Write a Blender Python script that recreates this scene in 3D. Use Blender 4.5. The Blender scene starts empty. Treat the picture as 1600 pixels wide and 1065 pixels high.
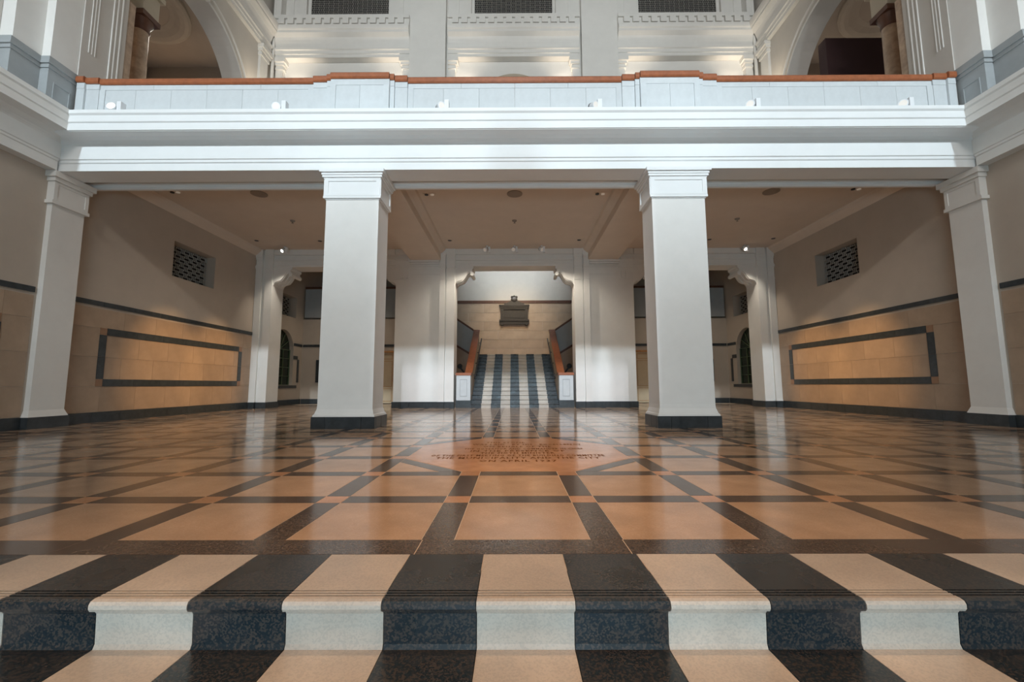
import bpy, bmesh, math, random
from mathutils import Vector, Matrix
random.seed(7)
S = 1.25                      # design units -> metres
C = bpy.context.scene.collection

# ------------------------------------------------------------------ camera
cam = bpy.data.cameras.new('camera'); cam.sensor_width = 36; cam.lens = 662/1600*36
cam.clip_start = .02; cam.clip_end = 200
co = bpy.data.objects.new('camera', cam); C.objects.link(co)
p, yw, ro = math.radians(5.93), math.radians(-.2), math.radians(-.17)
fw = Vector((math.sin(yw)*math.cos(p), math.cos(yw)*math.cos(p), math.sin(p)))
rt = Vector((math.cos(yw), -math.sin(yw), 0)); up = rt.cross(fw)
r2 = math.cos(ro)*rt + math.sin(ro)*up; u2 = -math.sin(ro)*rt + math.cos(ro)*up
M = Matrix((r2, u2, -fw)).transposed().to_4x4()
M.translation = Vector((-.032, 0, .6))*S
co.matrix_world = M
bpy.context.scene.camera = co

# ------------------------------------------------------------------ world, exposure, light
sc = bpy.context.scene
sc.view_settings.view_transform = 'Standard'; sc.view_settings.look = 'None'
sc.view_settings.gamma = 1; sc.view_settings.exposure = 0; sc.view_settings.use_curve_mapping = False
w = bpy.data.worlds.new('world'); sc.world = w; w.use_nodes = True
w.node_tree.nodes['Background'].inputs[0].default_value = (.55, .68, .85, 1)
w.node_tree.nodes['Background'].inputs[1].default_value = .3

def area(name, loc, aim, sx, sy, power, col, spread=180):
    l = bpy.data.lights.new(name, 'AREA'); l.shape = 'RECTANGLE'; l.size = sx*S; l.size_y = sy*S
    l.energy = power; l.color = col; l.spread = math.radians(spread)
    o = bpy.data.objects.new(name, l); C.objects.link(o)
    o.location = Vector(loc)*S
    o.rotation_euler = (Vector(aim)-Vector(loc)).to_track_quat('-Z', 'Y').to_euler()
    return o
def spot(name, loc, aim, power, col, ang, blend=.6, rad=.04):
    l = bpy.data.lights.new(name, 'SPOT'); l.energy = power; l.color = col
    l.spot_size = math.radians(ang); l.spot_blend = blend; l.shadow_soft_size = rad
    o = bpy.data.objects.new(name, l); C.objects.link(o)
    o.location = Vector(loc)*S
    o.rotation_euler = (Vector(aim)-Vector(loc)).to_track_quat('-Z', 'Y').to_euler()
    return o
COOL = (.72, .875, 1.0); WARM = (1.0, .60, .32); WARM2 = (1.0, .72, .48)
area('high_window_light', (0, -11.2, 10.9), (0, 6, 4.0), 5.0, .7, 1500, (1.0, .965, .93))
spot('added_profile_spot', (0, -3.3, 7.75), (0, 11.3, .9), 5200, (.83, .88, 1.0), 70, .06, .004)  # added spot behind the camera, makes the bright patch on the back wall
for x in (-5.2, 0, 5.2):
    spot('added_beam_fill', (x, -11.1, 11.0), (x, 6, 4.9), 12500, (.74, .90, 1.0), 25, 1, .5)  # added out-of-view fill spots that brighten the beam and capitals
    spot('added_facade_fill', (x, -11.1, 11.6), (x*.9, 11.3, 10.8), 4300, (.80, .95, 1.0), 27, 1, .5)  # added fill spots lifting the upper facade, no fittings of their own
area('doorway_light', (0, -3.9, .25), (0, 6, .25), 3.4, 1.2, 330, (.62, .86, 1.0))
for y, e in ((1.4, 2300), (4.1, 3400)):
    spot('hall_ceiling_lamp', (0, y, 12.6), (0, y, 0), e, (1.0, .57, .27), 25, 1, .2)
area('gallery_soffit_lamp', (0, .0, 3.15), (0, .9, 0), 3.2, .5, 34, (1.0, .50, .22), 110)
area('stair_skylight_left', (-1.2, 13.2, 6.6), (-.6, 15.5, 4.4), 1.6, .5, 32, (.76, .90, 1.0), 70)
area('stair_skylight_right', (1.2, 13.2, 6.6), (.6, 15.5, 4.4), 1.6, .5, 32, (.76, .90, 1.0), 70)
for sx in (-1, 1):
    for yy in (8.4, 9.8):
        spot('wall_wash_lamp', (sx*3.4, yy, 4.15), (sx*7.05, yy+.1, .95), 1000, (1.0, .60, .26), 29, 1)
    spot('aisle_downlight_lamp', (sx*4.95, 8.3, 4.15), (sx*4.95, 8.3, 0), 66, (1.0, .90, .75), 140, 1)
    spot('aisle_downlight_lamp', (sx*1.63, 7.75, 4.15), (sx*1.63, 7.75, 0), 66, (1.0, .90, .75), 140, 1)
    spot('aisle_downlight_lamp', (sx*1.63, 10.2, 4.15), (sx*1.63, 10.2, 0), 66, (1.0, .90, .75), 140, 1)
    spot('aisle_downlight_lamp', (sx*4.95, 10.2, 4.15), (sx*4.95, 10.2, 0), 66, (1.0, .90, .75), 140, 1)
    spot('arch_strip_lamp', (sx*.72, 10.85, 4.05), (sx*1.9, 11.3, 2.4), 190, (1.0, .90, .76), 60, 1)
    spot('corbel_lamp', (sx*6.1, 10.9, 4.05), (sx*6.6, 11.3, 2.2), 110, (1.0, .90, .76), 60, 1)
    spot('side_room_lamp', (sx*5.2, 12.8, 3.9), (sx*5.6, 13.3, 0), 110, (1.0, .86, .68), 130, 1)
spot('stair_lamp', (0, 12.4, 5.6), (0, 13.1, 1.0), 700, (1.0, .74, .42), 46, 1)
spot('stair_lamp', (0, 12.6, 5.2), (0, 15.5, 2.5), 480, (1.0, .78, .48), 62, 1)
for cx in (-4.85, 0, 4.85):
    for sx in (-1, 1):
        spot('facade_uplight_lamp', (cx+sx*1.45, 11.15, 8.9), (cx+sx*1.35, 11.3, 10), 44, (1.0, .84, .66), 85, 1)
for sx in (-1, 1):
    spot('arch_uplight_lamp', (sx*6.6, 10.6, 8.1), (sx*7.0, 10.65, 9.6), 60, (1.0, .86, .66), 110, 1)

for sx in (-1, 1):
    area('added_gallery_fill', (sx*9.6, 10.8, 10.0), (sx*9.6, 10.8, 0), 2, 1.6, 200, (1.0, .96, .84), 170)  # added overhead fill to brighten the rooms behind the side arches
# ------------------------------------------------------------------ materials
def mat(name, col, rough=.5, noise=0, scale=6, spec=.5, metal=0, emit=None, estr=0, bump=0, rand=0, col2=None, coat=0):
    m = bpy.data.materials.new(name); m.use_nodes = True; nt = m.node_tree; b = nt.nodes['Principled BSDF']
    b.inputs['Roughness'].default_value = rough; b.inputs['Metallic'].default_value = metal
    b.inputs['Specular IOR Level'].default_value = spec
    b.inputs['Base Color'].default_value = (*col, 1)
    if coat: b.inputs['Coat Weight'].default_value = coat; b.inputs['Coat Roughness'].default_value = .06
    if emit: b.inputs['Emission Color'].default_value = (*emit, 1); b.inputs['Emission Strength'].default_value = estr
    src = None
    if noise or col2:
        tc = nt.nodes.new('ShaderNodeTexCoord'); n = nt.nodes.new('ShaderNodeTexNoise')
        n.inputs['Scale'].default_value = scale; n.inputs['Detail'].default_value = 5; n.inputs['Roughness'].default_value = .65
        nt.links.new(tc.outputs['Object'], n.inputs['Vector'])
        r = nt.nodes.new('ShaderNodeValToRGB')
        c2 = col2 or col
        lo = [max(0, c*(1-noise)) for c in c2]; hi = [min(1, c*(1+noise)) for c in col]
        r.color_ramp.elements[0].position = .32; r.color_ramp.elements[1].position = .68
        r.color_ramp.elements[0].color = (*lo, 1); r.color_ramp.elements[1].color = (*hi, 1)
        nt.links.new(n.outputs['Fac'], r.inputs['Fac']); src = r.outputs['Color']
        if bump:
            bp = nt.nodes.new('ShaderNodeBump'); bp.inputs['Strength'].default_value = bump; bp.inputs['Distance'].default_value = .002
            nt.links.new(n.outputs['Fac'], bp.inputs['Height']); nt.links.new(bp.outputs['Normal'], b.inputs['Normal'])
    if rand:
        oi = nt.nodes.new('ShaderNodeObjectInfo'); mr = nt.nodes.new('ShaderNodeMapRange')
        mr.inputs['To Min'].default_value = 1-rand; mr.inputs['To Max'].default_value = 1+rand
        nt.links.new(oi.outputs['Random'], mr.inputs['Value'])
        hs = nt.nodes.new('ShaderNodeHueSaturation')
        if src: nt.links.new(src, hs.inputs['Color'])
        else: hs.inputs['Color'].default_value = (*col, 1)
        nt.links.new(mr.outputs['Result'], hs.inputs['Value']); src = hs.outputs['Color']
    if src: nt.links.new(src, b.inputs['Base Color'])
    return m
def speckle(name, base, fleck, rough, amount=.5, coat=0):
    # terrazzo: fine chips in a ground with soft clouding
    m = bpy.data.materials.new(name); m.use_nodes = True; nt = m.node_tree; b = nt.nodes['Principled BSDF']
    b.inputs['Roughness'].default_value = rough
    tc = nt.nodes.new('ShaderNodeTexCoord'); oi = nt.nodes.new('ShaderNodeObjectInfo')
    add = nt.nodes.new('ShaderNodeVectorMath'); add.operation = 'ADD'
    cb = nt.nodes.new('ShaderNodeCombineXYZ'); ml = nt.nodes.new('ShaderNodeMath'); ml.operation = 'MULTIPLY'; ml.inputs[1].default_value = 37
    nt.links.new(oi.outputs['Random'], ml.inputs[0]); nt.links.new(ml.outputs[0], cb.inputs[0]); nt.links.new(ml.outputs[0], cb.inputs[1])
    nt.links.new(tc.outputs['Object'], add.inputs[0]); nt.links.new(cb.outputs[0], add.inputs[1])
    v = nt.nodes.new('ShaderNodeTexVoronoi'); v.inputs['Scale'].default_value = 160
    n = nt.nodes.new('ShaderNodeTexNoise'); n.inputs['Scale'].default_value = 3.5; n.inputs['Detail'].default_value = 6
    for t in (v, n): nt.links.new(add.outputs[0], t.inputs['Vector'])
    r1 = nt.nodes.new('ShaderNodeValToRGB'); r1.color_ramp.elements[0].position = .25; r1.color_ramp.elements[1].position = .55
    r1.color_ramp.elements[0].color = (amount,)*3+(1,); r1.color_ramp.elements[1].color = (0, 0, 0, 1)
    sep = nt.nodes.new('ShaderNodeSeparateColor'); nt.links.new(v.outputs['Color'], sep.inputs[0]); nt.links.new(sep.outputs[0], r1.inputs['Fac'])
    mx = nt.nodes.new('ShaderNodeMix'); mx.data_type = 'RGBA'
    mx.inputs[6].default_value = (*base, 1); mx.inputs[7].default_value = (*fleck, 1); nt.links.new(r1.outputs['Color'], mx.inputs[0])
    hs = nt.nodes.new('ShaderNodeHueSaturation'); mr = nt.nodes.new('ShaderNodeMapRange')
    mr.inputs['From Min'].default_value = .3; mr.inputs['From Max'].default_value = .7; mr.inputs['To Min'].default_value = .86; mr.inputs['To Max'].default_value = 1.12
    nt.links.new(n.outputs['Fac'], mr.inputs['Value']); nt.links.new(mr.outputs['Result'], hs.inputs['Value']); nt.links.new(mx.outputs[2], hs.inputs['Color'])
    h2 = nt.nodes.new('ShaderNodeHueSaturation'); m2 = nt.nodes.new('ShaderNodeMapRange'); m2.inputs['To Min'].default_value = .92; m2.inputs['To Max'].default_value = 1.08
    nt.links.new(oi.outputs['Random'], m2.inputs['Value']); nt.links.new(m2.outputs['Result'], h2.inputs['Value']); nt.links.new(hs.outputs[0], h2.inputs['Color'])
    nt.links.new(h2.outputs[0], b.inputs['Base Color'])
    mr3 = nt.nodes.new('ShaderNodeMapRange'); mr3.inputs['From Min'].default_value = .3; mr3.inputs['From Max'].default_value = .7
    mr3.inputs['To Min'].default_value = rough*.8; mr3.inputs['To Max'].default_value = rough*1.25
    nt.links.new(n.outputs['Fac'], mr3.inputs['Value']); nt.links.new(mr3.outputs['Result'], b.inputs['Roughness'])
    return m
WHITE = mat('white_paint', (.80, .79, .76), .55, .03, 2)
LITWHITE = mat('light_lifted_white_paint', (.86, .88, .88), .5, .02, 2)  # the white paint lightened to carry extra light on beam and capitals
UPPER = mat('warm_grey_paint', (.60, .57, .53), .6, .03, 2)
CREAM = mat('cream_paint', (.49, .42, .35), .6, .04, 2)
SOFFIT = mat('ceiling_paint', (.68, .58, .49), .7, .03, 2)
PARA = mat('pale_grey_stone', (.60, .635, .65), .6, .05, 5, rand=.03)
GREYB = mat('darkened_grey_stone', (.36, .385, .395), .55, .06, 4)  # parapet stone darkened on pedestals for faces turned from the light; also stair parapets
CLAD = mat('polished_cream_stone', (.40, .29, .205), .33, .10, 2.2, rand=.05)
SLATE = mat('dark_slate_tile', (.040, .047, .052), .28, .25, 9, rand=.12)
BROWNT = mat('brown_corner_tile', (.30, .17, .10), .35, .1, 8)
GROUT = mat('pale_grout', (.58, .48, .38), .7)
BUFF = speckle('buff_terrazzo', (.54, .37, .245), (.64, .47, .34), .13, .35)
DARK = speckle('dark_terrazzo', (.070, .055, .047), (.22, .16, .12), .15, .5)
ORANGE = speckle('orange_terrazzo', (.56, .31, .17), (.64, .40, .26), .15, .4)
PLAQUE = mat('orange_marble', (.68, .38, .21), .16, .08, 3.5, col2=(.60, .33, .18))
STEPL = speckle('pale_step_terrazzo', (.58, .52, .45), (.38, .36, .33), .34, .35)
STEPD = speckle('dark_step_terrazzo', (.017, .026, .033), (.12, .09, .07), .28, .45)
WOOD = mat('reddish_hardwood', (.33, .105, .042), .35, .18, 10)
WOODD = mat('dark_hardwood', (.10, .040, .022), .4, .2, 10)
OAK = mat('orange_oak', (.48, .24, .09), .4, .15, 9)
DOORP = mat('pale_door_panel', (.62, .50, .34), .5, .05, 4)
LATT = mat('pale_grille_metal', (.46, .45, .42), .5)
VOID = mat('dark_void', (.012, .012, .014), .8)
BRONZE = mat('dark_bronze', (.035, .025, .018), .45, .3, 14)
BLACK = mat('black_metal', (.02, .02, .022), .4)
LAMPW = mat('white_lamp_metal', (.82, .84, .86), .35)
LENS = mat('lamp_lens', (1, .95, .9), .2, emit=(1, .93, .85), estr=6)
LENSD = mat('dim_lamp_lens', (.9, .85, .8), .2, emit=(1, .85, .7), estr=.12)
MAROON = mat('maroon_panel', (.055, .028, .031), .6, .05, 3)
GLASSG = mat('dark_green_glass', (.010, .022, .012), .15, .5, 7)
MUNT = mat('pale_green_window_bar', (.10, .14, .08), .5)
RING = mat('dim_plaster', (.36, .31, .26), .7, .04, 3)
MARB = mat('brown_marble', (.50, .36, .25), .3, .12, 5, col2=(.38, .26, .18))
TAUPE = mat('taupe_wall', (.30, .25, .21), .7, .04, 2)
BEIGE = mat('beige_niche', (.48, .42, .33), .7, .04, 3)
LETTER = mat('engraved_letter', (.20, .09, .04), 1, spec=0)
OUTER = mat('outer_wall_plaster', (.22, .20, .19), .8)

# ------------------------------------------------------------------ geometry helpers
BASE = {}
class MB:
    def __init__(s): s.v = []; s.f = []
    def poly(s, pts, faces):
        n = len(s.v); s.v += [tuple(q) for q in pts]; s.f += [tuple(i+n for i in f) for f in faces]; return s
    def box(s, x0, x1, y0, y1, z0, z1):
        if x0 > x1: x0, x1 = x1, x0
        if y0 > y1: y0, y1 = y1, y0
        return s.poly([(x0,y0,z0),(x1,y0,z0),(x1,y1,z0),(x0,y1,z0),(x0,y0,z1),(x1,y0,z1),(x1,y1,z1),(x0,y1,z1)],
                      [(0,3,2,1),(4,5,6,7),(0,1,5,4),(1,2,6,5),(2,3,7,6),(3,0,4,7)])
    def prism(s, pts, axis, a, b):
        # pts 2-D: axis 'x' -> (y,z), 'y' -> (x,z), 'z' -> (x,y)
        def q(u, v, t): return {'x': (t,u,v), 'y': (u,t,v), 'z': (u,v,t)}[axis]
        n = len(pts)
        return s.poly([q(u,v,a) for u,v in pts]+[q(u,v,b) for u,v in pts],
                      [tuple(range(n)), tuple(range(2*n-1, n-1, -1))]+[(i,(i+1)%n,(i+1)%n+n,i+n) for i in range(n)])
    def lathe(s, prof, c, axis='z', n=16):
        # prof: (r, t) along the axis
        pts = []; fs = []
        for r, t in prof:
            for k in range(n):
                a = 2*math.pi*k/n; u, v = r*math.cos(a), r*math.sin(a)
                pts.append({'z': (c[0]+u, c[1]+v, c[2]+t), 'y': (c[0]+u, c[1]+t, c[2]+v), 'x': (c[0]+t, c[1]+u, c[2]+v)}[axis])
        m = len(prof)
        for i in range(m-1):
            for k in range(n): fs.append((i*n+k, i*n+(k+1)%n, (i+1)*n+(k+1)%n, (i+1)*n+k))
        fs.append(tuple(range(n))); fs.append(tuple((m-1)*n+k for k in range(n)))
        return s.poly(pts, fs)
    def bar(s, a, b, w, h, upv=(0,0,1)):
        a, b = Vector(a), Vector(b); d = (b-a).normalized(); u = Vector(upv); r = d.cross(u).normalized(); u = r.cross(d)
        c = [(-w/2,-h/2),(w/2,-h/2),(w/2,h/2),(-w/2,h/2)]
        return s.poly([a+r*i+u*j for i,j in c]+[b+r*i+u*j for i,j in c], [(0,1,2,3),(7,6,5,4),(0,4,5,1),(1,5,6,2),(2,6,7,3),(3,7,4,0)])
    def build(s, name, m, parent=None, origin=None, smooth=False):
        base = Vector(BASE.get(parent.name, (0,0,0))) if parent else Vector((0,0,0))
        org = Vector(origin) if origin is not None else base
        me = bpy.data.meshes.new(name)
        me.from_pydata([((Vector(q)-org)*S)[:] for q in s.v], [], s.f)
        bm = bmesh.new(); bm.from_mesh(me); bmesh.ops.recalc_face_normals(bm, faces=bm.faces)
        if smooth:
            for f in bm.faces: f.smooth = len(f.verts) == 4
            for e in bm.edges: e.smooth = len(e.link_faces) == 2 and e.calc_face_angle(0) < .7
        bm.to_mesh(me); bm.free()
        me.materials.append(m)
        o = bpy.data.objects.new(name, me); C.objects.link(o)
        if parent: o.parent = parent
        o.location = (org-base)*S
        BASE[o.name] = tuple(org)
        return o
def put(src, loc, parent=None, name=None):          # a copy sharing mesh data, at a world spot
    o = src.copy(); C.objects.link(o)
    base = Vector(BASE.get(parent.name, (0,0,0))) if parent else Vector((0,0,0))
    o.parent = parent; o.location = (Vector(loc)-base)*S
    BASE[o.name] = tuple(loc)
    return o
def tag(o, label, cat, group=None):
    o['label'] = label; o['category'] = cat
    if group: o['group'] = group
    return o
def struct(o): o['kind'] = 'structure'; return o
def stuff(o): o['kind'] = 'stuff'; return o
def thing(name, loc, label, cat, group=None):
    o = bpy.data.objects.new(name, None); C.objects.link(o); o.location = Vector(loc)*S; o.empty_display_size = .1
    BASE[o.name] = tuple(loc)
    return tag(o, label, cat, group)
def holder(name):
    o = bpy.data.objects.new(name, None); C.objects.link(o); BASE[o.name] = (0,0,0); return struct(o)
SIDE = {-1: 'left', 1: 'right'}
G = .0042
DZ = 2.03          # top of the dado band
WX = 7.05          # aisle side wall
HX = 6.95          # hall side wall
YB = 11.3          # back wall face
MW = .66; MD = .655; R0 = 2.316; HB = .065
def row(j): return R0+MD*j
def colx(k): return (k+.5)*MW

# ------------------------------------------------------------------ floor
floor = struct(MB().box(-7.3, 7.3, 1.45, 15.7, -.30, -.0012).build('floor', GROUT))
def inpillar(x, y): return False
cells = []
for j in range(-1, 18):
    for k in range(-10, 11):
        x = k*MW; y = (row(j)+row(j+1))/2
        if j >= 14 and (abs(x) < 3.2): continue
        if 1 <= j <= 3 and abs(k) <= 1: continue
        if j == 17 : continue
        cells.append((math.hypot(x, y), x, y))
cells.sort()
tile0 = None; rest = MB()
hw = (MW-2*HB)/2-G/2; hd = (MD-2*HB)/2-G/2
for n, (d, x, y) in enumerate(cells):
    if n < 290:
        if tile0 is None:
            tile0 = MB().box(x-hw, x+hw, y-hd, y+hd, -.02, 0).build('floor_tile', BUFF, floor, (x, y, 0))
        else: put(tile0, (x, y, 0), floor)
    else: rest.box(x-hw, x+hw, y-hd, y+hd, -.02, 0)
stuff(rest.build('far_floor_tiles', BUFF, floor))
long_s, cross_s, corn = [], [], []
for j in range(-1, 17):
    y = (row(j)+row(j+1))/2
    for k in range(-11, 11):
        x = colx(k)
        if abs(x) > 7.05: continue
        if j >= 14 and abs(x) < 3.2: continue
        if 1 <= j <= 3 and abs(x) < .5: continue
        long_s.append((math.hypot(x, y), x, y))
for j in range(0, 17):
    y = row(j)
    for k in range(-10, 11):
        x = k*MW
        if j >= 14 and abs(x) < 3.2: continue
        if j in (2, 3) and abs(k) <= 1: continue
        cross_s.append((math.hypot(x, y), x, y))
    for k in range(-11, 11):
        x = colx(k)
        if j >= 14 and abs(x) < 3.2: continue
        if j in (2, 3) and abs(x) < .5: continue
        corn.append((math.hypot(x, y), x, y))
def lay(lst, name, a, b, m, far):
    lst.sort(); first = None; r = MB()
    for n, (d, x, y) in enumerate(lst):
        if n < 290:
            if first is None: first = MB().box(x-a, x+a, y-b, y+b, -.02, 0).build(name, m, floor, (x, y, 0))
            else: put(first, (x, y, 0), floor)
        else: r.box(x-a, x+a, y-b, y+b, -.02, 0)
    if r.v: stuff(r.build(far, m, floor))
lay(long_s, 'floor_strip', HB-G/2, hd, DARK, 'far_floor_strips')
lay(cross_s, 'cross_strip', hw, HB-G/2, DARK, 'far_cross_strips')
lay(corn, 'crossing_tile', HB-G/2, HB-G/2, ORANGE, 'far_crossing_tiles')
# dark border slabs in front of the pattern
xs = [-7.05, -5.68, -3.70, -1.715, -.39, .39, 1.715, 3.70, 5.68, 7.05]
for a, b in zip(xs, xs[1:]):
    MB().box(a+G/2, b-G/2, 1.583+G/2, row(-1)+HB-G/2, -.02, 0).build('border_slab', DARK, floor, ((a+b)/2, 1.65, 0))
# the octagon with its bands and corner triangles
octo = [(-.395,3.036),(.395,3.036),(.925,3.566),(.925,4.341),(.395,4.871),(-.395,4.871),(-.925,4.341),(-.925,3.566)]
c0 = Vector((0, 3.9535))
ins = []
for x, y in octo:
    v = Vector((x, y))-c0; v = v*(1-.003/v.length); ins.append((v.x+c0.x, v.y+c0.y))
slab = MB().prism(ins, 'z', -.02, .0005).build('octagonal_stone', PLAQUE, floor, (0, 3.95, 0))
slab['label'] = 'orange marble octagon with engraved lines of writing'
for sx in (-1, 1):
    for sy in (-1, 1):
        def q(x, y): return (sx*x, c0.y+sy*(c0.y-y)*1.0) if sy == 1 else (sx*x, y)
        band = [q(.405, 3.038), q(.553, 3.038), q(.923, 3.408), q(.923, 3.556)]
        MB().prism(band, 'z', -.02, 0).build('diagonal_strip', DARK, floor)
        tri = [q(.563, 3.038), q(.923, 3.038), q(.923, 3.398)]
        MB().prism(tri, 'z', -.02, 0).build('corner_triangle', BUFF, floor)
# engraved writing
lines = [('THIS STONE', 3.036+1.45, .40, -.12), ('WAS LAID   BY HIS   EXCELLENCY', 4.34, 1.1, .1), ('ON BEHALF OF THE', 4.19, .66, 0),
         ('THE GOVERNOR AND COMMANDER IN CHIEF', 4.05, 1.12, .06), ('IN THE PRESENCE OF', 3.92, .86, 0),
         ('THE SIXTH MINISTER', 3.80, .66, 0), ('OF THE FIRST MEETING OF THE BUILDING COMMITTEE', 3.67, 1.48, 0),
         ('THE MUNICIPALITY AND THE CITY', 3.55, 1.36, 0), ('ON APRIL 1937', 3.41, .62, 0)]
tv = []
for i, (t, y, wd, dx) in enumerate(lines):
    cu = bpy.data.curves.new('writing', 'FONT'); cu.body = t; cu.size = .115*S; cu.align_x = 'CENTER'; cu.resolution_u = 1
    cu.space_character = 1.15; cu.offset = .003
    to = bpy.data.objects.new('writing', cu); C.objects.link(to)
    bpy.context.view_layer.update()
    me = bpy.data.meshes.new_from_object(to.evaluated_get(bpy.context.evaluated_depsgraph_get()))
    wnow = max(v.co.x for v in me.vertices)-min(v.co.x for v in me.vertices)
    me.transform(Matrix.Diagonal((wd*S/wnow, 1.0, 1, 1)))
    bpy.data.objects.remove(to)
    me.materials.clear(); me.materials.append(LETTER)
    o = bpy.data.objects.new('inscription_line', me); C.objects.link(o); o.parent = slab
    o.location = Vector((dx, y-3.95, .0012))*S
# ------------------------------------------------------------------ striped steps in the foreground
steps = thing('entrance_steps', (0, 1.0, -.42), 'wide striped terrazzo steps in dark and pale blocks in the foreground', 'steps')
def step_prof(yb, yf, z, h):
    # yf = nosing, riser set back under it, three grooves near the edge
    r = .016
    pts = [(yb, z-.10), (yb, z)]
    for g in (.062, .047, .032):
        y = yf+g; pts += [(y+.003, z), (y+.003, z-.004), (y-.003, z-.004), (y-.003, z)]
    pts += [(yf+r, z), (yf+.005, z-.003), (yf, z-.011), (yf, z-.022), (yf+.005, z-.030), (yf+.020, z-.036), (yf+.027, z-.046),
            (yf+.030, z-h+.012), (yf+.024, z-h), (yf+.034, z-h-.012), (yf+.16, z-h-.012), (yf+.16, z-.10)]
    return pts
mod = .5435; lw = .1395
def stripes(xmax):
    out = []; k = 0
    ed = [-lw, lw]; out.append((-lw, lw, 0)); e = lw; d = 1
    while e < xmax:
        n = min(e+(mod-2*lw if d else 2*lw), xmax); out += [(e, n, d), (-n, -e, d)]; e = n; d = 1-d
    return out
sp = [(1.583, 1.252, 0, .141), (1.30, .985, -.141, .141), (1.03, .72, -.282, .141)]
for si, (yb, yf, z, h) in enumerate(sp):
    for a, b, d in stripes(6.94):
        MB().prism(step_prof(yb-.001, yf, z, h), 'x', a+.0012, b-.0012).build('dark_step_block' if d else 'pale_step_block', STEPD if d else STEPL, steps, ((a+b)/2, yf, z))
lower = struct(MB().box(-7.3, 7.3, -4.3, .9, -.70, -.425).build('floor_2', GROUT)); lower.name = 'floor_lower'
for i in range(-9, 10):
    for j in range(0, 8):
        if abs(i*.66) < 3 and j > 3:
            MB().box(i*.66-.32, i*.66+.32, -4.2+j*.66, -4.2+j*.66+.64, -.425, -.415).build('floor_tile', BUFF, lower, (i*.66, -4.2+j*.66, -.42))

# ------------------------------------------------------------------ side walls of hall and aisle
def sbox(mb, s, x0, x1, y0, y1, z0, z1): return mb.box(s*x0, s*x1, y0, y1, z0, z1)
def lattice(w, h, nx, nz):
    # interlocked flat links drawn in the (u, z) plane, returns list of (u0,u1,z0,z1)
    out = []; pu = w/nx; pz = h/nz; t = .0065
    for i in range(nx*2+1):
        for j in range(nz+1):
            cu = i*pu/2; cz = j*pz+(pz/2 if i % 2 else 0)
            a, b = pu*.32, pz*.20
            segs = [(cu-a, cu+a, cz+b-t/2, cz+b+t/2), (cu-a, cu+a, cz-b-t/2, cz-b+t/2), (cu-a-t/2, cu-a+t/2, cz-b, cz+b), (cu+a-t/2, cu+a+t/2, cz-b, cz+b),
                    (cu-t/2, cu+t/2, cz+b, cz+pz-b)]
            for u0, u1, z0, z1 in segs:
                u0, u1 = max(0, u0), min(w, u1); z0, z1 = max(0, z0), min(h, z1)
                if u1-u0 > .002 and z1-z0 > .002: out.append((u0, u1, z0, z1))
    return out
VY0, VY1, VZ0, VZ1 = 8.50, 9.72, 2.86, 3.60
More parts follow.
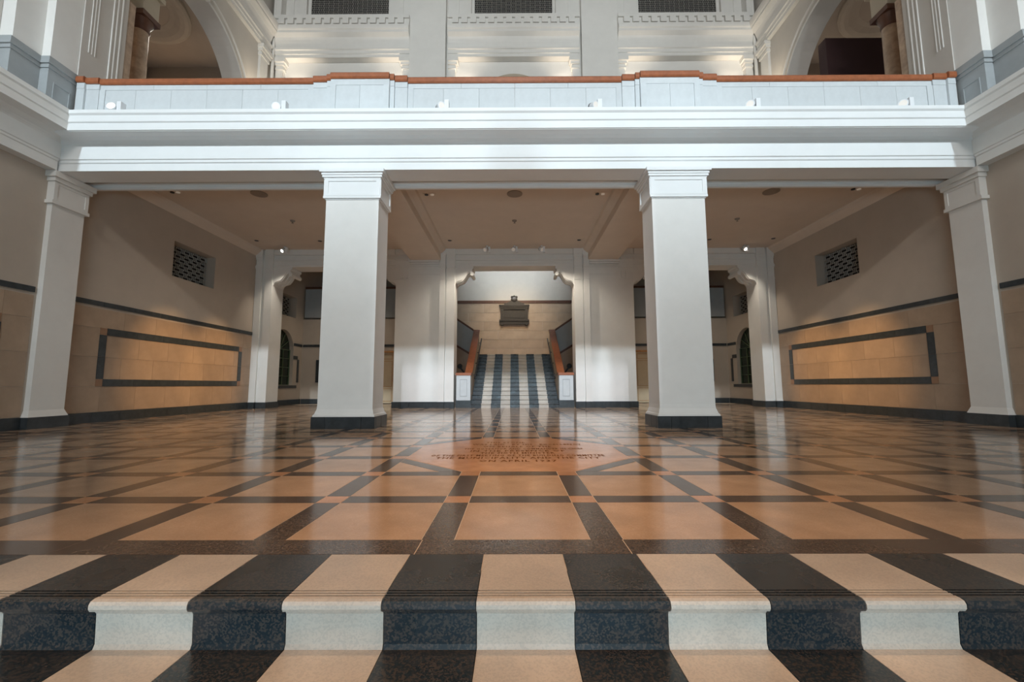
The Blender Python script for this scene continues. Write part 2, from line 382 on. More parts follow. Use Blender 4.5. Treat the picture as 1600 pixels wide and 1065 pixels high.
for s in (-1, 1):
    side = SIDE[s]
    # aisle wall, built round the vent opening, the base and dado pieces added on it
    mb = MB()
    T = .5
    sbox(mb, s, WX, WX+T, 6.5, VY0, -.02, 4.4)
    sbox(mb, s, WX, WX+T, VY1, 11.55, -.02, 4.4)
    sbox(mb, s, WX, WX+T, VY0, VY1, -.02, VZ0)
    sbox(mb, s, WX, WX+T, VY0, VY1, VZ1, 4.4)
    wall = struct(mb.build('wall_'+side, CREAM))
    # front hall part
    mb = MB(); sbox(mb, s, HX, HX+T, .6, 6.5, -.45, 4.2); sbox(mb, s, HX, HX+T, -11.5, .6, -.45, 4.2)
    hall = struct(mb.build('wall_hall_'+side, CREAM))
    # cladding slabs below the dado
    def clad(par, wx, y0, y1):
        n = max(1, round((y1-y0)/.72)); dy = (y1-y0)/n; zs = [.17, .60, 1.09, 1.58, 1.91]
        for r in range(4):
            off = dy/2 if r % 2 else 0
            ys = [y0]+[y0+dy*i+off for i in range(1, n)]+([y1-dy+off+dy/1e9] if False else [])+[y1]
            for a, b in zip(ys, ys[1:]):
                mbb = MB(); sbox(mbb, s, wx-.012, wx+.01, a+.0015, b-.0015, zs[r]+.0015, zs[r+1]-.0015)
                mbb.build('cladding_slab', CLAD, par, (s*wx, (a+b)/2, zs[r]))
    clad(wall, WX, 6.52, 11.25); clad(hall, HX, .3, 5.98)
    def run(par, wx, y0, y1, z0, z1, step, name, m, proud=.02):
        n = max(1, round((y1-y0)/step)); d = (y1-y0)/n
        for i in range(n):
            mbb = MB(); sbox(mbb, s, wx-proud, wx+.01, y0+d*i+.0015, y0+d*(i+1)-.0015, z0, z1)
            mbb.build(name, m, par, (s*wx, y0+d*i, z0))
    run(wall, WX, 6.52, 11.28, 1.95, DZ, .6, 'dado_tile', SLATE, .022)
    run(hall, HX, .3, 5.98, 1.95, DZ, .6, 'dado_tile', SLATE, .022)
    # framed panels of dark tiles with brown corner tiles
    for par, wx, ya, yb in ((wall, WX, 7.10, 10.86), (hall, HX, 1.9, 5.62)):
        wv = .12
        for z0 in (.60, 1.47):
            run(par, wx, ya+wv, yb-wv, z0, z0+wv, .58, 'frame_tile', SLATE, .024)
            for yc in (ya, yb-wv):
                m2 = MB(); sbox(m2, s, wx-.020, wx+.01, yc+.002, yc+wv-.002, z0+.002, z0+wv-.002); m2.build('corner_tile', BROWNT, par)
        for yc in (ya, yb-wv):
            for z0, z1 in ((.72, 1.095), (1.097, 1.47)):
                m2 = MB(); sbox(m2, s, wx-.024, wx+.01, yc, yc+wv, z0+.001, z1-.001); m2.build('frame_tile', SLATE, par)
    # baseboards
    bb = holder('baseboard_'+side)
    def base(y0, y1, wx, st=.5):
        n = max(1, round((y1-y0)/st)); d = (y1-y0)/n
        for i in range(n):
            mbb = MB(); sbox(mbb, s, wx-.03, wx+.01, y0+d*i+.0015, y0+d*(i+1)-.0015, .0, .165)
            mbb.build('base_tile', SLATE, bb, (s*wx, y0+d*i, 0))
    base(6.57, 11.2, WX); base(1.6, 5.97, HX)
    # vent grille in the side wall
    v = thing('vent_grille', (s*(WX+.2), (VY0+VY1)/2, VZ0), 'patterned metal grille in the recess high on the %s aisle wall' % side, 'vent')
    m2 = MB()
    for u0, u1, z0, z1 in lattice(VY1-VY0-.02, VZ1-VZ0-.02, 5, 5):
        sbox(m2, s, WX+.20, WX+.215, VY0+.01+u0, VY0+.01+u1, VZ0+.01+z0, VZ0+.01+z1)
    m2.build('lattice', LATT, v)
    m2 = MB(); sbox(m2, s, WX+.26, WX+.28, VY0+.002, VY1-.002, VZ0+.002, VZ1-.002); m2.build('backing', VOID, v)
    # light trim lining on the vent jambs
    # near pilaster at the beam end
    pl = thing('wall_pilaster', (s*HX, 6.25, 0), 'white pilaster with panelled capital against the %s wall under the beam end' % side, 'pilaster')
    x0 = 6.87
    m2 = MB(); sbox(m2, s, x0, WX-.001, 6.02, 6.49, .23, 3.34)
    m2.build('shaft', WHITE, pl)
    m2 = MB()
    m2.poly([(s*(x0-.035),5.985,.165),(s*(x0-.035),6.525,.165),(s*x0,6.49,.26),(s*x0,6.02,.26),(s*WX,5.985,.165),(s*WX,6.525,.165),(s*WX,6.49,.26),(s*WX,6.02,.26)],
            [(0,1,2,3),(0,3,7,4),(1,5,6,2),(3,2,6,7),(0,4,5,1),(4,7,6,5)])
    m2.build('base_flare', WHITE, pl)
    for ya, yb in ((5.975, 6.25), (6.25, 6.535)):
        m2 = MB(); sbox(m2, s, x0-.045, WX-.001, ya+.001, yb-.001, 0, .165); m2.build('base_tile', SLATE, pl)
    m2 = MB(); sbox(m2, s, x0-.04, WX-.001, 5.98, 6.53, 3.30, 3.35)
    sbox(m2, s, x0-.02, WX-.001, 6.0, 6.51, 3.35, 3.64)
    sbox(m2, s, x0-.05, WX-.001, 5.98, 6.54, 3.64, 3.70); sbox(m2, s, x0-.08, WX-.001, 5.95, 6.57, 3.70, 3.785)
    m2.build('capital', WHITE, pl)
    m2 = MB(); fx = x0-.03
    sbox(m2, s, fx, x0-.02, 6.0, 6.05, 3.352, 3.638); sbox(m2, s, fx, x0-.02, 6.46, 6.51, 3.352, 3.638)
    sbox(m2, s, fx, x0-.02, 6.05, 6.46, 3.352, 3.39); sbox(m2, s, fx, x0-.02, 6.05, 6.46, 3.60, 3.638)
    m2.build('capital_frame', WHITE, pl)
    # hall cornice on the side wall (same profile as the main beam)
    prof = [(HX+.01, 3.79), (6.80, 3.79), (6.80, 3.92), (6.785, 3.93), (6.785, 3.96), (6.77, 3.97), (6.77, 4.20), (6.75, 4.215), (6.71, 4.235), (6.60, 4.26),
            (6.44, 4.27), (6.44, 4.37), (6.425, 4.385), (6.425, 4.48), (6.405, 4.50), (6.405, 4.56), (HX+.3, 4.60), (HX+.3, 3.79)]
    MB().prism([(s*a, b) for a, b in prof], 'y', -11.4, 5.968).build('trim_cornice_'+side, WHITE)
    struct(bpy.data.objects['trim_cornice_'+side])
    # upper base course and stepped pilasters above the cornice
    up_ = thing('stone_pedestal', (s*7.1, 5.8, 4.58), 'grey stone stepped pedestal with a moulded cap above the %s hall cornice' % side, 'pedestal')
    for n_, (xa, ya, yb) in enumerate(((7.0, 5.88, 6.28), (7.13, 5.50, 5.88), (7.32, -4.1, 5.50))):
        if n_ == 2: continue
        m2 = MB(); sbox(m2, s, xa, 7.55, ya, yb-.001, 4.58, 5.36); m2.build('pedestal_block', GREYB, up_)
        m2 = MB(); sbox(m2, s, xa-.015, 7.55, ya-.015, yb-.001, 5.36, 5.42); sbox(m2, s, xa-.035, 7.55, ya-.035, yb-.001, 5.42, 5.46); sbox(m2, s, xa-.02, 7.55, ya-.02, yb-.001, 5.46, 5.54)
        m2.build('cap_moulding', GREYB, up_)
    m2 = MB()
    for (a, b, c, d) in ((5.96, 6.2, 5.17, 5.19), (5.96, 6.2, 4.70, 4.72), (5.96, 5.975, 4.72, 5.17), (6.185, 6.2, 4.72, 5.17)):
        sbox(m2, s, 6.99, 7.0, a, b, c, d)
    m2.build('panel_moulding', GREYB, up_)
    us = thing('tall_pilaster', (s*7.15, 5.8, 5.54), 'tall pale stepped pilaster rising from the %s grey pedestal' % side, 'pilaster')
    m2 = MB(); sbox(m2, s, 7.02, 7.55, 5.90, 6.285, 5.545, 12.95); m2.build('shaft', WHITE, us)
    m2 = MB(); sbox(m2, s, 7.15, 7.55, 5.525, 5.90, 5.545, 12.95); m2.build('shaft', WHITE, us)
    # upper wall: plane, arch opening, entablature
    uw = MB()
    sbox(uw, s, 7.34, 7.6, -11.5, 5.52, 4.56, 13)
    cy, cz, R = 8.65, 7.7, 1.64
    ya, yb = cy-R, cy+R
    sbox(uw, s, 7.0, 7.5, 6.29, ya, 4.56, 13); sbox(uw, s, 7.0, 7.5, yb, 11.9, 4.56, 13)
    pts = [(ya, cz)]+[(cy-R*math.cos(t*math.pi/28), cz+R*math.sin(t*math.pi/28)) for t in range(1, 28)]+[(yb, cz)]
    for a, b in zip(pts, pts[1:]):
        uw.prism([(a[0], a[1]), (b[0], b[1]), (b[0], 13), (a[0], 13)], 'x', s*7.0, s*7.5)
    struct(uw.build('wall_upper_'+side, UPPER))
    # arch moulding round the opening
    tr = MB()
    for r0, r1, pr_ in ((R+.0, R+.05, .012), (R+.16, R+.20, .03)):
        qs = [(cy-r*math.cos(t*math.pi/28), cz+r*math.sin(t*math.pi/28)) for r in (r0, r1) for t in range(29)]
        for t in range(28):
            tr.prism([qs[t], qs[t+1], qs[29+t+1], qs[29+t]], 'x', s*(7.0-pr_), s*7.0)
        sbox(tr, s, 7.0-pr_, 7.0, cy+r0, cy+r1, 5.5, cz)
    struct(tr.build('trim_arch_'+side, WHITE))
    # keystone at the crown of the arch
    tr = MB(); tr.prism([(cy-.13, cz+R-.04), (cy+.13, cz+R-.04), (cy+.2, cz+R+.5), (cy-.2, cz+R+.5)], 'x', s*6.92, s*7.0)
    tag(tr.build('keystone', WHITE), 'white keystone at the crown of the %s upper arch' % side, 'keystone')
    # vertical fillets on the near jamb and the panel further forward
    tr = MB()
    for y in (6.74, 6.81, 6.89): sbox(tr, s, 6.985, 7.0, y, y+.018, 4.9, 12.9)
    for y in (6.40, 6.45, 6.50): sbox(tr, s, 6.99, 7.0, y, y+.012, 6.05, 12.9)
    struct(tr.build('trim_fillet_'+side, WHITE))
    # side entablature
    eprof = [(7.0, 9.93), (6.90, 9.93), (6.90, 10.02), (6.88, 10.03), (6.88, 10.12), (6.85, 10.14), (6.85, 10.20), (6.93, 10.21), (6.90, 10.35), (6.85, 10.50),
             (6.78, 10.56), (6.72, 10.58), (6.72, 10.63), (6.69, 10.66), (6.67, 10.72), (6.66, 10.80), (7.0, 10.82)]
    struct(MB().prism([(s*a, b) for a, b in eprof], 'y', 6.95, 11.10).build('trim_entablature_'+side, WHITE))
    pc = thing('corner_pilaster', (s*7.0, 10.9, 4.8), 'white pilaster with a moulded capital beside the %s upper arch' % side, 'pilaster')
    m2 = MB(); sbox(m2, s, 6.93, 7.0, 10.72, 11.05, 4.85, 9.62); m2.build('shaft', WHITE, pc)
    m2 = MB(); sbox(m2, s, 6.90, 7.0, 10.70, 11.08, 9.62, 9.70); sbox(m2, s, 6.87, 7.0, 10.68, 11.10, 9.74, 9.82); sbox(m2, s, 6.83, 7.0, 10.66, 11.12, 9.82, 9.925); sbox(m2, s, 6.92, 7.0, 10.71, 11.06, 9.70, 9.74)
    m2.build('capital', WHITE, pc)
    # downpipe in the corner
    m2 = MB(); m2.lathe([(.045, 0), (.045, 8.1)], (s*6.88, 11.18, 4.8), 'z', 12)
    tag(m2.build('corner_shaft', WHITE, None, (s*6.88, 11.18, 4.8), True), 'slim white round shaft in the upper %s corner beside the arch' % side, 'shaft')
    # rooms beyond the side arches
    rm = MB(); sbox(rm, s, 7.55, 11.4, 6.3, 6.45, 4.5, 13); sbox(rm, s, 7.5, 11.4, 12.0, 12.2, 4.5, 13); sbox(rm, s, 11.2, 11.4, 6.1, 12, 4.5, 13); sbox(rm, s, 7.5, 11.4, 6.3, 12.2, 10.3, 10.5)
    struct(rm.build('wall_gallery_'+side, TAUPE))
    # curved ceiling cove
    cv = MB(); n = 28; cxx, cyy = 9.75, 9.55
    prof = [(1.35, 10.295), (1.35, 10.22), (1.30, 10.17), (1.22, 10.17), (1.12, 10.2), (1.0, 10.26), (.9, 10.295)]
    for i in range(n):
        a0, a1 = 2*math.pi*i/n, 2*math.pi*(i+1)/n
        k = len(prof)
        cv.poly([(s*(cxx+r*math.cos(a)), cyy+1.1*r*math.sin(a), z) for a in (a0, a1) for r, z in prof], [(q_, (q_+1) % k, (q_+1) % k+k, q_+k) for q_ in range(k)])
    tag(cv.build('ceiling_ring', RING, None, (s*cxx, cyy, 10.3)), 'curved plaster ring on the ceiling seen through the %s upper arch' % side, 'ceiling ring')
    if s < 0:
        R2 = 1.2; m2 = MB(); m2.prism([(-10.0+R2*math.cos(t*math.pi/20), 8.72+R2*math.sin(t*math.pi/20)) for t in range(21)]+[(-10.0-R2, 4.8), (-10.0+R2, 4.8)], 'y', 11.97, 11.999)
        tag(m2.build('arched_doorway', MARB, None, (-10.0, 11.98, 4.8)), 'brown arched doorway top on the far wall inside the left upper arch', 'doorway')
    # brown marble column with dark capital
    cl = thing('marble_column', (s*7.34, 7.62, 4.8), 'brown marble column with a dark capital inside the %s upper arch' % side, 'column')
    cb = (s*7.34, 7.62, 4.8)
    m2 = MB(); m2.lathe([(.15, .02), (.147, 1.5), (.135, 2.70)], cb, 'z', 24); m2.build('shaft', MARB, cl, smooth=True)
    m2 = MB(); m2.lathe([(.14, 2.70), (.155, 2.74), (.145, 2.80), (.19, 2.90), (.20, 2.94)], cb, 'z', 24); sbox(m2, s, 7.13, 7.55, 7.42, 7.82, 7.74, 7.84); m2.build('capital', WOODD, cl, smooth=True)
    m2 = MB(); sbox(m2, s, 7.16, 7.52, 7.44, 7.80, 7.841, 8.30); sbox(m2, s, 7.10, 7.56, 7.38, 7.86, 8.30, 8.40); m2.build('entablature_block', BEIGE, cl)
    m2 = MB(); sbox(m2, s, 7.02, 7.48, 7.012, 7.16, 4.8, 7.6); tag(m2.build('marble_jamb', MARB), 'brown marble jamb behind the column of the %s upper arch' % side, 'jamb')
mp = thing('maroon_panel', (8.4, 9.5, 4.8), 'large maroon display panel standing behind the right upper arch', 'panel')
MB().box(7.56, 9.4, 9.5, 9.75, 4.8, 8.95).build('board', MAROON, mp)

# ------------------------------------------------------------------ hall shell behind the camera
mb = MB(); mb.box(-7.6, 7.6, -4.5, -4.3, -.5, 3.2).box(-7.6, 7.6, -11.7, -11.5, -.5, 13).box(-7.6, 7.6, -11.7, 12, 13, 13.2)
struct(mb.build('wall_front', OUTER))
mb = MB(); mb.box(-6.9, 6.9, -11.4, .35, 3.2, 3.5)
struct(mb.build('ceiling_entrance', WHITE))

# shuttered profile lantern on a pole above the entrance gallery (added out of view to shape the bright patch on the back wall)
pf_ = thing('added_profile_lantern', (0, -3.3, 3.5), 'added unseen black shuttered lantern on a pole, shaping the light patch on the back wall', 'lamp')
MB().lathe([(.18, .001), (.18, .03), (.03, .04), (.03, 4.0)], (0, -3.3, 3.5), 'z', 12).build('pole', BLACK, pf_)
MB().box(-.08, .08, -3.44, -3.42, 7.53, 7.83).box(-.08, .08, -3.42, -3.12, 7.81, 7.83).box(-.08, .08, -3.42, -3.12, 7.53, 7.55).box(-.08, -.07, -3.42, -3.12, 7.55, 7.81).box(.07, .08, -3.42, -3.12, 7.55, 7.81).build('housing', BLACK, pf_)
for x0_, x1_, z0_, z1_ in ((-.08, -.0418, 7.53, 7.83), (.0418, .08, 7.53, 7.83), (-.0418, .0418, 7.666, 7.83), (-.0418, .0418, 7.53, 7.592)):
    MB().box(x0_, x1_, -3.115, -3.10, z0_, z1_).build('shutter', BLACK, pf_)
# ------------------------------------------------------------------ the beam, cornice and upper floor
bprof = [(6.35, 3.79), (6.0, 3.79), (6.0, 3.90), (5.985, 3.915), (5.985, 3.95), (5.97, 3.96), (5.97, 4.18), (5.955, 4.20), (5.92, 4.225), (5.85, 4.245), (5.735, 4.25), (5.735, 4.255), (5.72, 4.26),
         (5.72, 4.365), (5.705, 4.38), (5.705, 4.475), (5.685, 4.50), (5.685, 4.55), (6.2, 4.60), (6.55, 4.60), (6.55, 4.06), (6.72, 4.03), (6.72, 3.84), (6.69, 3.81), (6.63, 3.805), (6.61, 3.83), (6.61, 3.865), (6.58, 3.88), (6.57, 3.94), (6.40, 3.94), (6.38, 3.80)]
struct(MB().prism(bprof, 'x', -6.98, 6.98).build('trim_beam', LITWHITE))
struct(MB().box(-7.5, 7.5, 6.56, 11.6, 4.30, 4.78).build('ceiling', SOFFIT))
struct(MB().box(-7.5, 7.5, 11.9, 12.1, 4.5, 4.8).build('floor_upper', SOFFIT))
for s in (-1, 1):
    mb = MB(); 
    mb.prism([(s*2.0, 4.30), (s*2.0, 3.99), (s*2.82, 3.99), (s*2.82, 4.30)], 'y', 6.73, YB-.02)
    mb.prism([(s*2.0, 4.30), (s*1.86, 4.30), (s*1.88, 4.25), (s*1.96, 4.18), (s*2.0, 4.16)], 'y', 6.73, YB-.02)
    mb.prism([(s*2.82, 4.30), (s*2.96, 4.30), (s*2.94, 4.25), (s*2.86, 4.18), (s*2.82, 4.16)], 'y', 6.73, YB-.02)
    struct(mb.build('ceiling_beam_'+SIDE[s], SOFFIT))
    struct(MB().prism([(s*WX, 4.30), (s*(WX-.16), 4.30), (s*(WX-.14), 4.25), (s*(WX-.04), 4.16), (s*WX, 4.13)], 'y', 6.73, YB-.02).build('trim_crown_'+SIDE[s], SOFFIT))

# columns
def column(s):
    c = thing('square_column', (s*2.42, 6.25, 0), 'big square white column with panelled capital and slate base, %s of the two' % SIDE[s], 'column')
    x0, x1, y0, y1 = 2.02, 2.80, 6.02, 6.49
    m = MB(); sbox(m, s, x0, x1, y0, y1, .25, 3.335); m.build('shaft', WHITE, c)
    # flare
    m = MB(); prof = [(.045, .165), (.04, .19), (.025, .205), (.02, .225), (.004, .27), (0, .33)]
    for (a, za), (b, zb) in zip(prof, prof[1:]):
        P = [(s*(x0-a), y0-a, za), (s*(x1+a), y0-a, za), (s*(x1+a), y1+a, za), (s*(x0-a), y1+a, za), (s*(x0-b), y0-b, zb), (s*(x1+b), y0-b, zb), (s*(x1+b), y1+b, zb), (s*(x0-b), y1+b, zb)]
        m.poly(P, [(0,3,2,1),(4,5,6,7),(0,1,5,4),(1,2,6,5),(2,3,7,6),(3,0,4,7)])
    m.build('base_flare', WHITE, c)
    # slate plinth tiles
    X0, X1, Y0, Y1 = 1.965, 2.86, 5.965, 6.545; g = .0025; H = .165
    j1, j2 = X0+.19, X1-.20
    for a, b in ((X0, j1), (j1, j2), (j2, X1)):
        m = MB(); sbox(m, s, a+g, b-g, Y0, Y0+.06, 0, H); m.build('plinth_tile', SLATE, c)
        m = MB(); sbox(m, s, a+g, b-g, Y1-.06, Y1, 0, H); m.build('plinth_tile', SLATE, c)
    for xa, xb in ((X0, X0+.06), (X1-.06, X1)):
        for ya, yb in ((Y0+.06, 6.25), (6.25, Y1-.06)):
            m = MB(); sbox(m, s, xa, xb, ya+g, yb-g, 0, H); m.build('plinth_tile', SLATE, c)
    m = MB(); sbox(m, s, X0+.05, X1-.05, Y0+.05, Y1-.05, 0, H-.001); m.build('plinth_core', GROUT, c)
    # capital
    m = MB()
    def ring(e, z0, z1): sbox(m, s, x0-e, x1+e, y0-e, y1+e, z0, z1)
    ring(.012, 3.335, 3.35); ring(.034, 3.35, 3.385); ring(.022, 3.385, 3.645); ring(.035, 3.645, 3.665)
    ring(.052, 3.665, 3.70); ring(.062, 3.70, 3.735); ring(.085, 3.735, 3.789)
    m.build('capital', LITWHITE, c)
    m = MB(); e = .022; t = .012; f = .06
    for (ya, yb) in ((y0-e-t, y0-e), (y1+e, y1+e+t)):
        sbox(m, s, x0-e, x1+e, ya, yb, 3.387, 3.42); sbox(m, s, x0-e, x1+e, ya, yb, 3.61, 3.645)
        sbox(m, s, x0-e, x0-e+f, ya, yb, 3.42, 3.61); sbox(m, s, x1+e-f, x1+e, ya, yb, 3.42, 3.61)
    for (xa, xb) in ((x0-e-t, x0-e), (x1+e, x1+e+t)):
        sbox(m, s, xa, xb, y0-e, y1+e, 3.387, 3.42); sbox(m, s, xa, xb, y0-e, y1+e, 3.61, 3.645)
        sbox(m, s, xa, xb, y0-e, y0-e+.05, 3.42, 3.61); sbox(m, s, xa, xb, y1+e-.05, y1+e, 3.42, 3.61)
    m.build('capital_frame', LITWHITE, c)
column(-1); column(1)

# ------------------------------------------------------------------ balcony parapet and wooden rail
pp = thing('balcony_parapet', (0, 6.4, 4.60), 'pale blue grey stone parapet with projecting pedestals above the white beam', 'parapet')
XE = 6.955
secs = [(-XE, -6.83, .05, .04), (-6.83, -6.62, .02, .02), (-6.62, -3.20, 0, 0), (-3.20, -2.97, .03, .03), (-2.97, -2.90, .06, .045), (-2.90, -1.97, .09, .06), (-1.97, -1.90, .06, .045), (-1.90, -1.70, .03, .03), (-1.70, 1.70, 0, 0)]
secs += [(-b, -a, c, d) for a, b, c, d in secs if b < 0][::-1]
for a, b, pj, dz in secs:
    yf = 6.30-pj
    wdt = b-a; n = max(1, round(wdt/.55)) if wdt > .5 else 1
    d = wdt/n
    for i in range(n):
        MB().box(a+d*i+.0015, a+d*(i+1)-.0015, yf, 6.60, 4.601, 5.30).build('parapet_block', PARA, pp, (a+d*i, yf, 4.6))
    n2 = max(1, round(wdt/.9)); d = wdt/n2
    for i in range(n2):
        MB().box(a+d*i+.0015, a+d*(i+1)-.0015, yf-.004, 6.60, 5.302, 5.385+dz*.3).build('coping_block', PARA, pp, (a+d*i, yf, 5.3))
    # raised frame round the panel
    if wdt > .5:
        m = MB(); t = .016; e = .09
        m.box(a+.002, a+e, yf-t, yf, 4.62, 5.299)
        m.build('panel_frame', PARA, pp)
        MB().box(b-e, b-.002, yf-t, yf, 4.62, 5.299).build('panel_frame', PARA, pp)
rl = thing('balcony_handrail', (0, 6.4, 5.385), 'long reddish brown wooden handrail along the top of the balcony parapet', 'handrail')
for a, b, pj, dz in secs:
    yf = 6.30-pj; z0 = 5.386+dz*.3; z1 = z0+.10
    MB().prism([(yf-.02, z0), (yf-.035, z0+.02), (yf-.035, z1-.02), (yf-.02, z1), (6.64, z1), (6.64, z0)], 'x', a+.003, b-.003).build('rail_section', WOOD, rl, (a, yf, z0))

# balcony spotlights
def spotlight(loc, label, yaw, tilt, lens, group=None, sc_=1.0, hang=False):
    t = thing('spotlight', loc, label, 'spotlight', group)
    x, y, z = loc; k = sc_; zz = -1 if hang else 1
    MB().lathe([(.030*k, 0), (.030*k, zz*.012*k), (.010*k, zz*.014*k), (.010*k, zz*.05*k)], loc, 'z', 12).build('mount', LAMPW, t)
    # gear box
    bx_ = MB().box(x+.035*k, x+.095*k, y-.035*k, y+.045*k, z+zz*.03*k if zz > 0 else z-.20*k, z+.20*k if zz > 0 else z-.03*k)
    bx_.build('gear_box', LAMPW, t)
    MB().box(x-.004*k, x+.045*k, y-.006*k, y+.006*k, z+zz*.10*k-.006*k, z+zz*.10*k+.006*k).build('arm', LAMPW, t)
    org = Vector((x-.03*k, y, z+zz*.105*k))
    m = MB(); m.lathe([(.035*k, .07*k), (.052*k, .05*k), (.055*k, -.05*k), (.060*k, -.052*k), (.060*k, -.062*k), (.048*k, -.062*k)], org, 'y', 18)
    h = m.build('lamp_head', LAMPW, t, org, True); h.rotation_euler = (tilt, 0, yaw)
    MB().lathe([(.0565*k, .02*k), (.0565*k, .032*k)], org, 'y', 18).build('collar', BLACK, h, org).location = (0, 0, 0)
    m = MB(); m.lathe([(.046*k, -.0645*k), (.046*k, -.060*k)], org, 'y', 16); l = m.build('lens', lens, h, org); l.location = (0, 0, 0)
    return t
nm = ['leftmost', 'second from the left', 'left of centre', 'right of centre', 'second from the right', 'rightmost']
for i, (x, yaw) in enumerate(((-5.90, .15), (-3.47, .1), (-1.07, .55), (1.18, .6), (3.50, -.6), (5.74, -.75))):
    spotlight((x, 5.86, 4.565), 'white spotlight on the beam ledge before the parapet, %s of the six' % nm[i], yaw, .15 if i else -.2, LENS if i == 0 else LENSD, 'spotlights on the beam ledge', 1.05)

# ------------------------------------------------------------------ back wall of the aisle
OG = [(0, 3.30), (.03, 3.38), (.07, 3.42), (.14, 3.435), (.20, 3.46), (.26, 3.53), (.31, 3.62), (.35, 3.67), (.39, 3.685), (.42, 3.66), (.42, 3.60), (.455, 3.565), (.50, 3.575), (.515, 3.62), (.50, 3.66), (.465, 3.68), (.46, 3.74), (.50, 3.77), (.50, 3.83), (0, 3.83)]
wb = MB()
TB = .52
for s in (-1, 1):
    sbox(wb, s, 1.62, 3.23, YB, YB+TB, 0, 4.30)             # central blocks
    sbox(wb, s, 6.58, 7.5, YB, YB+TB, 0, 4.30)              # end piers
    sbox(wb, s, 3.23, 6.58, YB, YB+TB, 3.83, 4.30)          # side lintels
wb.box(-1.62, 1.62, YB, YB+TB, 3.83, 4.30)
wall_b = struct(wb.build('wall_back', WHITE))
def corbel(name, xj, d, label):
    t = thing(name, (xj, YB+.26, 3.3), label, 'corbel')
    def P(g): return [(xj+d*u, z) for u, z in OG] if not g else [(xj+d*(u*1.02+.004), z-.024) for u, z in OG[1:9]]+[(xj+d*.36, 3.74), (xj+d*.004, 3.74)]
    MB().prism(P(0), 'y', YB+.001, YB+TB-.001).build('bracket', WHITE, t)
    for k in range(3):
        y = YB+.03+k*.165
        MB().prism(P(.10), 'y', y, y+.09).build('rib', WHITE, t)
corbel('scrolled_corbel', -1.62, 1, 'white scrolled corbel at the left top corner of the staircase opening')
corbel('scrolled_corbel', 1.62, -1, 'white scrolled corbel at the right top corner of the staircase opening')
corbel('scrolled_corbel', -6.58, 1, 'white scrolled corbel on the outer pier of the left side opening')
corbel('scrolled_corbel', 6.58, -1, 'white scrolled corbel on the outer pier of the right side opening')
corbel('scrolled_corbel', -3.23, -1, 'white scrolled corbel left of the left wall block, partly behind the left column')
corbel('scrolled_corbel', 3.23, 1, 'white scrolled corbel right of the right wall block, partly behind the right column')
def pstrip(x0, x1, pr_, label):
    t = thing('pilaster_strip', ((x0+x1)/2, YB, 0), label, 'pilaster')
    y = YB-pr_
    def bb(e, z0, z1, m): m.box(x0-e*.3, x1+e*.3, y-e*.8, YB+.0, z0, z1)
    m = MB(); bb(0, .20, 3.44, m); m.build('shaft', WHITE, t)
    m = MB(); bb(.022, .165, .185, m); bb(.01, .185, .21, m); m.build('base_flare', WHITE, t)
    m = MB(); bb(.012, 3.44, 3.465, m); bb(0, 3.465, 3.74, m); bb(.01, 3.74, 3.78, m); bb(.03, 3.78, 3.84, m); bb(.015, 3.84, 3.87, m)
    bb(-.002, 3.87, 4.02, m); bb(.012, 4.02, 4.07, m); bb(.03, 4.07, 4.14, m); bb(.045, 4.14, 4.298, m); m.build('capital', WHITE, t)
for s in (-1, 1):
    n = SIDE[s]
    for a, b, p_, what in ((1.62, 1.84, .05, 'inner pilaster strip beside the staircase opening'), (1.87, 2.03, .075, 'outer pilaster strip beside the staircase opening'),
                           (6.58, 6.78, .05, 'pilaster strip on the outer pier next to the side opening'), (6.87, 7.04, .05, 'pilaster strip in the corner against the aisle wall')):
        pstrip(min(s*a, s*b), max(s*a, s*b), p_, 'white %s, on the %s' % (what, n))
    # block mouldings under the dropped beam
    m = MB(); sbox(m, s, 2.04, 2.80, YB-.02, YB, 3.60, 3.615); sbox(m, s, 2.04, 2.80, YB-.02, YB, 3.79, 3.80)
    sbox(m, s, 2.04, 2.82, YB-.03, YB, 3.83, 3.86); sbox(m, s, 2.04, 2.84, YB-.055, YB, 3.88, 3.93); sbox(m, s, 2.04, 2.86, YB-.08, YB, 3.94, 3.988)
    sbox(m, s, 2.84, 3.235, YB-.025, YB, 3.45, 3.47); sbox(m, s, 2.84, 3.235, YB-.02, YB, 3.78, 3.80); sbox(m, s, 2.90, 3.235, YB-.05, YB, 4.0, 4.05); sbox(m, s, 2.97, 3.235, YB-.07, YB, 4.15, 4.298)
    for q_ in (2.90, 3.02): sbox(m, s, q_, q_+.05, YB-.03, YB, 3.50, 3.68)
    struct(m.build('trim_block_'+n, WHITE))
    m = MB(); sbox(m, s, 3.26, 6.56, YB-.025, YB, 3.86, 3.88); sbox(m, s, 3.26, 6.56, YB-.04, YB, 4.0, 4.05); sbox(m, s, 3.26, 6.56, YB-.06, YB, 4.15, 4.298)
    struct(m.build('trim_lintel_'+n, WHITE))
    # base tiles along the back wall
    bb = holder('baseboard_back_'+n)
    def bt(a, b, y0, y1):
        m = MB(); sbox(m, s, a+.0015, b-.0015, y0, y1, 0, .165); m.build('base_tile', SLATE, bb)
    for a, b in ((1.86, 2.05), ): bt(a, b, YB-.11, YB)
    bt(1.60, 1.86, YB-.085, YB)
    for a, b in zip([2.05, 2.37, 2.80, 3.02], [2.37, 2.80, 3.02, 3.26]): bt(a, b, YB-.035, YB)
    bt(6.55, 6.80, YB-.085, YB); bt(6.80, 6.86, YB-.03, YB); bt(6.86, 7.02, YB-.085, YB)
    for a, b in ((6.55, 6.585), (3.225, 3.26)):
        for y0 in (YB, YB+.26): 
            m = MB(); sbox(m, s, a, b, y0+.0015, y0+.2585, 0, .165); m.build('base_tile', SLATE, bb)
